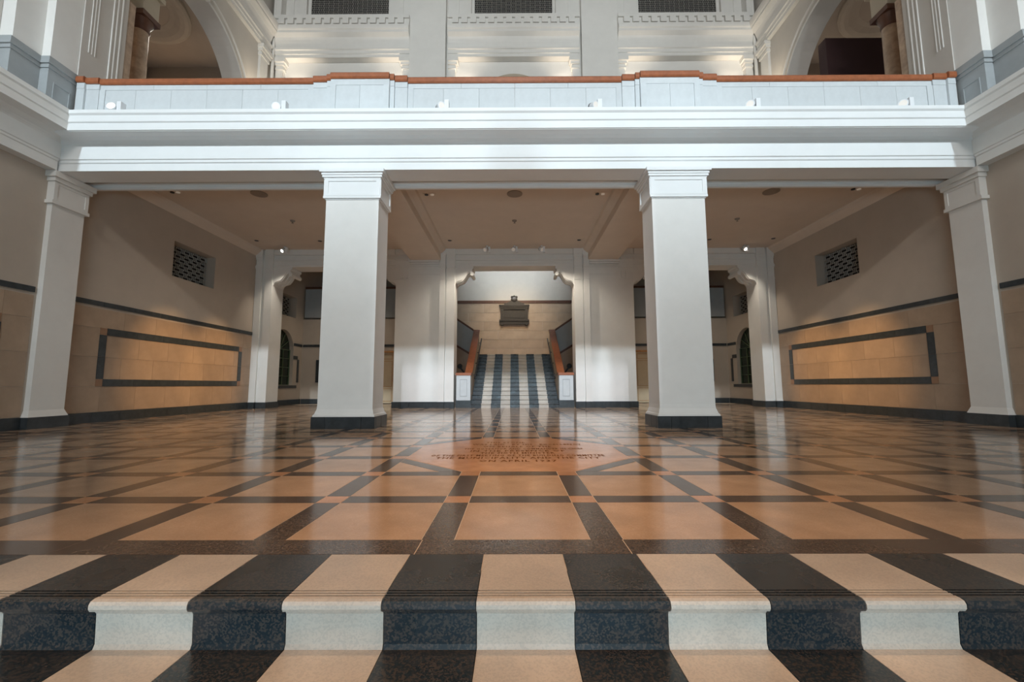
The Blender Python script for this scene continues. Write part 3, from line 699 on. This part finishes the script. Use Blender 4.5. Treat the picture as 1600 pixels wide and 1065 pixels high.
m = MB(); m.box(-1.60, 1.60, YB-.02, YB, 3.90, 3.915).box(-1.60, 1.60, YB-.045, YB, 3.99, 4.03).box(-1.60, 1.60, YB-.06, YB, 4.15, 4.298)
struct(m.build('trim_arch_centre', WHITE))

# ------------------------------------------------------------------ main staircase
NS = 14; RH = .115; TD = .2
st = thing('staircase', (0, YB, 0), 'black and white striped staircase rising behind the central opening', 'staircase')
edges = [-1.17, -.8925] + [-.8925+.255*i for i in range(1, 8)] + [1.17]
protos = {}
for i in range(NS):
    y = YB+.02+i*TD; z = (i+1)*RH
    for q_ in range(9):
        a, b = edges[q_], edges[q_+1]
        pale = q_ % 2 == 1
        key = (round(b-a, 3), pale)
        if key not in protos:
            pf = [(y-.032, z), (y-.032, z-.022), (y-.006, z-.026), (y, z-.034), (y, z-RH), (y+TD, z-RH), (y+TD, z)]
            protos[key] = MB().prism(pf, 'x', a+.001, b-.001).build('pale_stair_block' if pale else 'dark_stair_block', STEPL if pale else STEPD, st, ((a+b)/2, y, z))
        else: put(protos[key], ((a+b)/2, y, z), st)
m = MB()
for i in range(1, NS): m.box(-1.16, 1.16, YB+.03+i*TD, YB+.02+(i+1)*TD, 0, i*RH-.001)
m.build('stair_core', GROUT, st)
YT = YB+.02+NS*TD; ZL = NS*RH
struct(MB().box(-3.7, 3.7, YT+.001, 15.7, ZL-.15, ZL).build('floor_landing', BUFF))
m = MB(); m.prism([(1.18, YB-.0), (1.40, YB+.06), (1.40, YB+.2), (1.18, YB+.2)], 'z', 0, .08)
for s in (-1, 1):
    n = SIDE[s]
    b_ = thing('stair_balustrade', (s*1.27, YB, 0), 'pale stair balustrade wall with wooden cap on the %s side of the striped stairs' % n, 'balustrade')
    sl = (ZL-.0)/(NS*TD)
    # newel block
    m = MB(); sbox(m, s, 1.18, 1.555, YB+.01, YB+.30, .20, .86); m.build('newel_block', PARA, b_)
    m = MB(); sbox(m, s, 1.17, 1.565, YB, YB+.31, 0, .20); m.build('newel_plinth', SLATE, b_)
    m = MB()
    for a, b, c, d in ((1.27, 1.46, .74, .755), (1.27, 1.46, .30, .315), (1.27, 1.28, .315, .74), (1.45, 1.46, .315, .74)): sbox(m, s, a, b, YB+.003, YB+.01, c, d)
    m.build('newel_panel', GREYB, b_)
    m = MB(); sbox(m, s, 1.16, 1.575, YB-.01, YB+.32, .86, .93); m.build('newel_cap', WOOD, b_)
    y0, y1 = YB+.30, YT
    z0, z1 = .86, 2.38
    m = MB(); m.prism([(y0, 0), (y0, z0), (y1, z1), (y1+.1, z1), (y1+.1, 0)], 'x', s*1.18, s*1.34); m.build('balustrade_wall', CREAM, b_)
    m = MB(); m.prism([(y0-.02, z0+.0), (y0-.02, z0+.07), (y1, z1+.07), (y1+.12, z1+.07), (y1+.12, z1), (y1, z1)], 'x', s*1.16, s*1.36); m.build('wooden_cap', WOOD, b_)
    # dark metal handrail on the inner face
    h = thing('stair_handrail', (s*1.12, YB+.5, .7), 'dark metal handrail fixed inside the %s stair balustrade' % n, 'handrail')
    m = MB(); m.bar((s*1.115, YB+.5, .78), (s*1.115, y1+.15, 2.16), .035, .035); m.build('rail', BLACK, h)
    for k in range(4):
        f = .1+.27*k; yy = YB+.5+(y1+.15-YB-.5)*f; zz = .78+1.38*f
        m = MB(); m.box(min(s*1.115, s*1.178), max(s*1.115, s*1.178), yy-.012, yy+.012, zz-.05, zz-.025); m.build('bracket', BLACK, h)
    # return flight rising outward from the landing
    r_ = thing('return_flight', (s*2.4, YT, 0), 'stair flight with sloping wooden capped parapet climbing outward to the %s' % n, 'staircase')
    xa, xb, xc = 1.36, 3.5, 7.0
    za, zb = 2.38, 3.60
    m = MB(); m.prism([(s*xa, 1.55), (s*xa, za), (s*xb, zb+.22), (s*xc, zb+.22), (s*xc, 2.85), (s*xb, 2.85)], 'y', 13.96, 14.08); m.build('sloping_parapet', GREYB, r_)
    m = MB(); m.prism([(s*xa, za), (s*xa, za+.07), (s*xb, zb+.29), (s*xc, zb+.29), (s*xc, zb+.22), (s*xb, zb+.22)], 'y', 13.93, 14.11); m.build('parapet_cap', WOODD, r_)
    m = MB(); m.prism([(s*xa, 1.52), (s*xa, 1.60), (s*xb, 2.89), (s*xb, 2.81)], 'y', 13.94, 13.959); m.build('dark_skirting', WOODD, r_)
    m = MB(); m.prism([(s*xa, ZL), (s*xb, 2.84), (s*xc, 2.84), (s*xc, 2.66), (s*xb, 2.66), (s*(xa+.1), 1.35)], 'y', 14.31, 15.5); m.build('flight_slab', SOFFIT, r_)
    # wall under the flight and side room back wall
    m = MB(); m.prism([(s*xa, 0), (s*xa, 1.515), (s*xb, 2.80), (s*xb, 0)], 'y', 13.98, 14.08)
    struct(m.build('wall_stair_'+n, CLAD))
    # side room shell
    m = MB(); sbox(m, s, 3.5, 3.92, 13.98, 14.3, 0, 2.80); sbox(m, s, 3.92, 4.75, 13.98, 14.3, 1.74, 2.80); sbox(m, s, 4.75, 7.06, 13.98, 14.3, 0, 2.80)
    sr = struct(m.build('wall_room_'+n, CREAM))
    for k in range(6):
        a = 4.85+k*.36; m = MB(); sbox(m, s, a, a+.357, 13.958, 13.98, 1.87, 1.95); m.build('dado_tile', SLATE, sr)
    m = MB(); sbox(m, s, 3.5, 4.84, 13.958, 13.98, 1.87, 1.95); m.build('dado_tile', SLATE, sr)
    for k in range(5):
        a = 4.85+k*.43; m = MB(); sbox(m, s, a, a+.427, 13.95, 13.98, 0, .165); m.build('base_tile', SLATE, sr)
    for zc in (.60, 1.44): m = MB(); sbox(m, s, 5.1, 6.45, 13.956, 13.98, zc, zc+.10); m.build('frame_tile', SLATE, sr)
    for xc_ in (5.0, 6.45): m = MB(); sbox(m, s, xc_, xc_+.1, 13.956, 13.98, .70, 1.44); m.build('frame_tile', SLATE, sr)
    # door
    dr = holder('door_%d' % (1 if s < 0 else 2))
    m = MB(); sbox(m, s, 3.93, 3.99, 13.94, 14.1, 0, 1.735); m.build('door_jamb', OAK, dr)
    m = MB(); sbox(m, s, 4.68, 4.74, 13.94, 14.1, 0, 1.735); m.build('door_jamb', OAK, dr)
    m = MB(); sbox(m, s, 3.99, 4.68, 13.94, 14.1, 1.675, 1.735); m.build('door_head', OAK, dr)
    m = MB(); sbox(m, s, 3.992, 4.678, 14.0, 14.05, .02, 1.67); m.build('door_leaf', DOORP, dr)
    for z0_, z1_ in ((.08, .50), (.56, 1.40), (1.46, 1.62)):
        m = MB()
        for a, b, c, d in ((4.04, 4.62, z0_, z0_+.012), (4.04, 4.62, z1_-.012, z1_), (4.04, 4.052, z0_, z1_), (4.608, 4.62, z0_, z1_)): sbox(m, s, a, b, 13.992, 14.0, c, d)
        m.build('door_panel', OAK, dr)
    # outer wall of the side room with arched window and vent, splayed reveals
    wx = 7.05; y0w, y1w, zs, zr = 12.25, 13.45, .62, 1.72; cyw = (y0w+y1w)/2; rw = (y1w-y0w)/2
    m = MB(); sbox(m, s, wx, wx+.45, YB+TB, y0w, 0, 4.6); sbox(m, s, wx, wx+.45, y0w, y1w, 0, zs)
    sbox(m, s, wx, wx+.45, y1w, 12.9 if y1w < 12.9 else y1w+.001, 0, .01)
    v0, v1, vz0, vz1 = 12.55, 13.50, 2.76, 3.42
    pts = [(cyw-rw*math.cos(t*math.pi/16), zr+rw*math.sin(t*math.pi/16)) for t in range(17)]
    for a, b in zip(pts, pts[1:]): m.prism([a, b, (b[0], vz0), (a[0], vz0)], 'x', s*wx, s*(wx+.45))
    sbox(m, s, wx, wx+.45, y1w, 14.0, 0, vz0); sbox(m, s, wx, wx+.45, y0w, v0, vz0, vz1); sbox(m, s, wx, wx+.45, v1, 14.0, vz0, vz1)
    sbox(m, s, wx, wx+.45, y0w, 14.0, vz1, 4.6); sbox(m, s, wx, wx+.45, 14.0, 15.7, 0, 7.2); sbox(m, s, wx, wx+.45, YB+TB, 14.0, 4.6, 7.2)
    orw = struct(m.build('wall_outer_'+n, CREAM))
    for k in range(2):
        a = 13.46+k*.25; m = MB(); sbox(m, s, wx-.02, wx+.01, a, a+.247, 1.87, 1.95); m.build('dado_tile', SLATE, orw)
    for k in range(5):
        a = 11.84+k*.43; m = MB(); sbox(m, s, wx-.03, wx+.01, a, a+.427, 0, .165); m.build('base_tile', SLATE, orw)
    for a, b, c, d in ((13.46, 13.70, 1.44, 1.55), (13.70, 13.80, .70, 1.44), (12.2, 13.70, .52, .61)):
        m = MB(); sbox(m, s, wx-.02, wx+.01, a, b, c, d); m.build('frame_tile', SLATE, orw)
    wn = holder('window_%d' % (1 if s < 0 else 2))
    m = MB(); m.prism([(y0w+.002, zs), (y1w-.002, zs)]+[(q_[0], q_[1]) for q_ in pts[::-1]], 'x', s*(wx+.13), s*(wx+.14)); m.build('pane', GLASSG, wn)
    m = MB(); t = .016
    for k in range(0, 4): m.box(min(s*(wx+.10), s*(wx+.128)), max(s*(wx+.10), s*(wx+.128)), y0w+rw*2*k/3-t/2+(t/2 if k == 0 else 0)-(t/2 if k == 3 else 0), y0w+rw*2*k/3+t/2+(t/2 if k == 0 else 0)-(t/2 if k == 3 else 0), zs, zr)
    for k in range(5): m.box(min(s*(wx+.10), s*(wx+.128)), max(s*(wx+.10), s*(wx+.128)), y0w, y1w, zs+(zr-zs)*k/4-t/2+(t/2 if k == 0 else 0), zs+(zr-zs)*k/4+t/2+(t/2 if k == 0 else 0))
    for k in range(1, 6):
        a = math.pi*k/6; m.bar((s*(wx+.114), cyw+.0*math.cos(a), zr), (s*(wx+.114), cyw+rw*.98*math.cos(a), zr+rw*.98*math.sin(a)), t, t, (1, 0, 0))
    m.build('glazing_bars', MUNT, wn)
    v = thing('vent_grille', (s*(wx+.2), (v0+v1)/2, vz0), 'small patterned grille above the arched window of the %s side room' % n, 'vent')
    m = MB()
    for u0, u1, z0_, z1_ in lattice(v1-v0, vz1-vz0, 4, 5): sbox(m, s, wx+.20, wx+.215, v0+u0, v0+u1, vz0+z0_, vz0+z1_)
    m.build('lattice', LATT, v)
    m = MB(); sbox(m, s, wx+.26, wx+.28, v0+.002, v1-.002, vz0+.002, vz1-.002); m.build('backing', VOID, v)
    # small dark rail end seen low beside the newel
    hk = thing('rail_end', (s*1.56, 13.7, .9), 'small dark curled rail end low behind the %s newel block' % n, 'rail')
    m = MB(); m.bar((s*1.75, 13.55, 1.18), (s*1.55, 13.55, .92), .05, .05); m.build('rail', BLACK, hk)
    m = MB(); m.lathe([(.07, -.03), (.085, 0), (.07, .03)], (s*1.75, 13.55, 1.2), 'y', 14); m.build('knob', BLACK, hk)
    m = MB(); m.bar((s*1.55, 13.55, .0), (s*1.55, 13.55, .92), .05, .05, (0, 1, 0)); m.build('post', BLACK, hk)

# landing back wall with stone courses, band and memorial
m = MB(); m.box(-7.1, 7.1, 15.55, 15.8, 0, 7.2); m.box(-7.5, 7.5, YB+TB, 15.8, 7.2, 7.4).box(-7.5, 7.5, 11.85, 12.0, 4.3, 7.2)
wl = struct(m.build('wall_landing', CREAM))
z = ZL; r = 0
while z < 3.60:
    h = min(.33, 3.62-z); x = -3.9+(r % 2)*.55
    xs_ = [-3.9]+([x] if r % 2 else [])
    while xs_[-1] < 3.9: xs_.append(min(xs_[-1]+1.1, 3.9))
    for a, b in zip(xs_, xs_[1:]): MB().box(a+.003, b-.003, 15.53, 15.56, z+.003, z+h-.003).build('stone_block', CLAD, wl, (a, 15.5, z))
    z += h; r += 1
for k in range(10): MB().box(-3.9+.78*k+.001, -3.9+.78*(k+1)-.001, 15.515, 15.56, 3.625, 3.725).build('dado_tile', WOODD, wl)

me_ = thing('memorial_tablet', (0, 15.45, 2.78), 'dark carved memorial tablet with crested pediment on the landing wall', 'memorial')
X = .0
yb0, yf0 = 15.53, 15.44
MB().box(X-.50, X+.50, yf0+.03, yb0, 2.88, 3.50).build('back_panel', BRONZE, me_)
MB().box(X-.36, X+.36, yf0+.018, yf0+.03, 3.06, 3.30).build('inscription_panel', BRONZE, me_)
for s in (-1, 1):
    MB().box(min(X+s*.40, X+s*.50), max(X+s*.40, X+s*.50), yf0-.01, yf0+.03, 2.98, 3.38).build('side_pier', BRONZE, me_)
    MB().lathe([(.0, -.03), (.05, -.02), (.05, .02), (.02, .06)], (X+s*.45, yf0+.04, 2.80), 'z', 10).build('foot', BRONZE, me_)
    MB().box(min(X+s*.50, X+s*.55), max(X+s*.50, X+s*.55), yf0+.01, yb0, 2.84, 3.0).build('scroll_bracket', BRONZE, me_)
MB().box(X-.56, X+.56, yf0-.05, yb0, 3.50, 3.55).box(X-.53, X+.53, yf0-.03, yb0, 3.44, 3.50).box(X-.51, X+.51, yf0-.01, yb0, 3.38, 3.44).build('cornice', BRONZE, me_)
MB().box(X-.53, X+.53, yf0-.03, yb0, 2.94, 2.98).box(X-.50, X+.50, yf0, yb0, 2.82, 2.94).build('base_ledge', BRONZE, me_)
ped = [(-.38, 3.55), (-.36, 3.60), (-.28, 3.62), (-.20, 3.66), (-.12, 3.70), (.12, 3.70), (.20, 3.66), (.28, 3.62), (.36, 3.60), (.38, 3.55)]
MB().prism([(X+a, b) for a, b in ped], 'y', yf0, yb0).build('pediment', BRONZE, me_)
MB().lathe([(.02, -.05), (.09, -.045), (.12, -.02), (.12, .05)], (X, yf0+.04, 3.74), 'y', 18).build('crest', BRONZE, me_, smooth=True)
MB().lathe([(.02, -.02), (.05, 0), (.02, .02)], (X-.08, yf0+.02, 3.84), 'y', 10).lathe([(.02, -.02), (.05, 0), (.02, .02)], (X+.08, yf0+.02, 3.84), 'y', 10).lathe([(.02, -.02), (.05, 0), (.02, .02)], (X, yf0+.02, 3.86), 'y', 10).build('crest_ornament', BRONZE, me_, smooth=True)

# ------------------------------------------------------------------ ceiling fittings
def fit(kind, x, y, z, label, cat, group=None):
    t = thing(kind, (x, y, z), label, cat, group)
    if kind == 'recessed_downlight':
        MB().lathe([(.085, 0), (.085, -.008), (.06, -.010), (.055, 0)], (x, y, z), 'z', 20).build('trim_ring', SOFFIT, t, smooth=True)
        MB().lathe([(.052, -.001), (.045, -.014), (.02, -.016)], (x, y, z), 'z', 12).build('lamp', BLACK, t)
    elif kind == 'twin_downlight':
        MB().box(x-.12, x+.12, y-.05, y+.05, z-.008, z).build('trim_plate', SOFFIT, t)
        for d in (-.055, .055): MB().lathe([(.036, -.008), (.036, -.025), (.02, -.027)], (x+d, y, z), 'z', 14).build('lamp', LENSD if d > 0 else BLACK, t)
    elif kind == 'ceiling_speaker':
        MB().lathe([(.15, 0), (.15, -.012), (.13, -.02), (.05, -.024)], (x, y, z), 'z', 24).build('grille', TAUPE, t, smooth=True)
    else:
        MB().lathe([(.055, 0), (.05, -.02), (.03, -.03), (.012, -.035), (.012, -.06), (.028, -.062)], (x, y, z), 'z', 14).build('head', TAUPE, t, smooth=True)
ZC = 4.30
for s in (-1, 1):
    n = SIDE[s]
    fit('twin_downlight', s*1.66, 7.9, ZC, 'twin recessed lamp in the central ceiling bay just inside the %s column' % n, 'light')
    fit('twin_downlight', s*6.5, 7.75, ZC, 'twin recessed lamp in the %s ceiling bay near the outer wall' % n, 'light')
    fit('recessed_downlight', s*5.2, 7.5, ZC, 'small round downlight near the beam in the %s ceiling bay' % n, 'light')
    fit('ceiling_speaker', s*4.95, 7.85, ZC, 'round ceiling speaker in the middle of the %s ceiling bay' % n, 'speaker')
    fit('sprinkler', s*5.0, 9.2, ZC, 'small sprinkler head in the middle of the %s ceiling bay' % n, 'sprinkler')
    fit('recessed_downlight', s*1.66, 10.55, ZC, 'round downlight at the back of the central bay, %s side' % n, 'light')
    fit('recessed_downlight', s*6.6, 10.5, ZC, 'round downlight at the back of the %s bay near the outer wall' % n, 'light')
    fit('recessed_downlight', s*5.0, 10.55, ZC, 'round downlight at the back of the %s bay near its middle' % n, 'light')
    spotlight((s*6.15, 11.0, ZC), 'small spotlight hanging in front of the scrolled corbel of the %s side opening' % n, s*.4, .7, LENS, None, .9, True)
fit('ceiling_speaker', 0, 7.9, ZC, 'round ceiling speaker in the middle of the central bay', 'speaker')
fit('sprinkler', 0, 9.25, ZC, 'small sprinkler head in the middle of the central bay', 'sprinkler')
for x, n in ((-.73, 'left'), (0, 'middle'), (.73, 'right')):
    spotlight((x, 11.0, ZC), 'small spotlight above the staircase opening, %s of the three' % n, x, .5, LENSD, 'spotlights above the staircase opening', .9, True)

# ------------------------------------------------------------------ upper facade above the parapet
YF = 11.4
uf = MB()
GZ0, GZ1 = 11.15, 11.80
CX = (-4.86, 0, 4.86)
gx = []
# wall with recesses for the three grilles
xs_ = [-7.0]+[v_ for c_ in CX for v_ in (c_-1.24, c_+1.24)]+[7.0]
uf.box(-7.0, 7.0, YF, YF+.45, 4.8, GZ0-.02)
uf.box(-7.0, 7.0, YF, YF+.45, GZ1+.4, 13)
for a, b in ((xs_[0], xs_[1]), (xs_[2], xs_[3]), (xs_[4], xs_[5]), (xs_[6], xs_[7])): uf.box(a, b, YF, YF+.45, GZ0-.02, GZ1+.4)
struct(uf.build('wall_upper_back', WHITE))
bayn = ('left', 'middle', 'right')
for c_, bn in zip(CX, bayn):
    hwid = 1.88 if c_ == 0 else 1.88
    a, b = c_-hwid, c_+hwid
    if c_ < 0: a = -6.83
    if c_ > 0: b = 6.83
    pr = [(YF, 9.93), (YF-.20, 9.93), (YF-.20, 10.02), (YF-.22, 10.03), (YF-.22, 10.13), (YF-.25, 10.15), (YF-.25, 10.20), (YF-.20, 10.21), (YF-.22, 10.35), (YF-.27, 10.50),
          (YF-.34, 10.56), (YF-.36, 10.58), (YF-.36, 10.64), (YF-.39, 10.67), (YF-.40, 10.73), (YF-.40, 10.79), (YF-.33, 10.80), (YF-.30, 11.13), (YF, 11.135)]
    e = thing('bay_entablature', (c_, YF, 9.93), 'white moulded entablature with dentils above the %s upper bay' % bn, 'entablature')
    MB().prism(pr, 'x', a, b).build('moulding', WHITE, e)
    n = 14; d = (b-a-.2)/n
    d0 = None
    for i in range(n):
        x = a+.1+d*(i+.5)
        if d0 is None: d0 = MB().box(x-.085, x+.085, YF-.40, YF-.31, 10.82, 11.0).build('dentil', WHITE, e, (x, YF, 10.82))
        else: put(d0, (x, YF, 10.82), e)
    MB().box(a, b, YF-.36, YF-.30, 11.02, 11.13).build('top_ledge', WHITE, e)
    # arched niche below
    nc = MB(); R = 1.17; cz = 8.38
    ptsn = [(c_+R*math.cos(t*math.pi/24), cz+R*math.sin(t*math.pi/24)) for t in range(25)]
    nc.prism(ptsn+[(c_-R, 4.8), (c_+R, 4.8)], 'y', YF-.012, YF)
    tag(nc.build('arched_doorway', BEIGE, None, (c_, YF, 4.8)), 'top of a beige arched doorway showing above the rail in the %s bay' % bn, 'doorway')
    # bay pilasters with capitals at each end
    for sd in (-1, 1):
        xo = a if sd < 0 else b
        xi = xo-sd*.20
        pt = thing('bay_pilaster', ((xo+xi)/2, YF, 4.8), 'small white pilaster with capital at the %s end of the %s upper bay' % ('left' if sd < 0 else 'right', bn), 'pilaster')
        MB().box(min(xo, xi), max(xo, xi), YF-.14, YF, 4.8, 9.60).build('shaft', WHITE, pt)
        m = MB()
        for ee, q0, q1 in ((.03, 9.60, 9.66), (.01, 9.66, 9.72), (.05, 9.72, 9.80), (.09, 9.80, 9.925)):
            m.box(min(xo, xi-sd*ee), max(xo, xi-sd*ee), YF-.14-ee, YF, q0, q1)
        m.build('capital', WHITE, pt)
    # grille in its recess
    v = thing('vent_grille', (c_, YF+.1, GZ0), 'wide patterned metal grille high in the %s upper bay' % bn, 'vent')
    m = MB()
    for u0, u1, z0_, z1_ in lattice(2.30, GZ1+.38-GZ0, 8, 8): m.box(c_-1.15+u0, c_-1.15+u1, YF+.12, YF+.135, GZ0+z0_, GZ0+z1_)
    m.build('lattice', LATT, v)
    MB().box(c_-1.238, c_+1.238, YF+.2, YF+.22, GZ0-.018, GZ1+.398).build('backing', VOID, v)
    MB().box(c_-1.239, c_-1.151, YF+.10, YF+.14, GZ0-.018, GZ1+.398).build('frame', WHITE, v)
    MB().box(c_+1.151, c_+1.239, YF+.10, YF+.14, GZ0-.018, GZ1+.398).build('frame', WHITE, v)
    # panel edges beside the grille
    m = MB()
    for xx in (c_-1.62, c_+1.60): m.box(xx, xx+.02, YF-.02, YF, 11.15, 12.9)
    struct(m.build('trim_panel_'+bn, WHITE))
for s in (-1, 1):
    m = MB(); sbox(m, s, 1.95, 2.98, YF-.22, YF-.001, 4.8, 12.95)
    tag(m.build('giant_pilaster', WHITE, None, (s*2.46, YF, 4.8)), 'broad plain white pilaster between upper bays, %s of the two' % SIDE[s], 'pilaster')
    m = MB(); sbox(m, s, 6.70, 6.84, YF-.25, YF, 11.14, 13); struct(m.build('trim_corner_'+SIDE[s], WHITE))
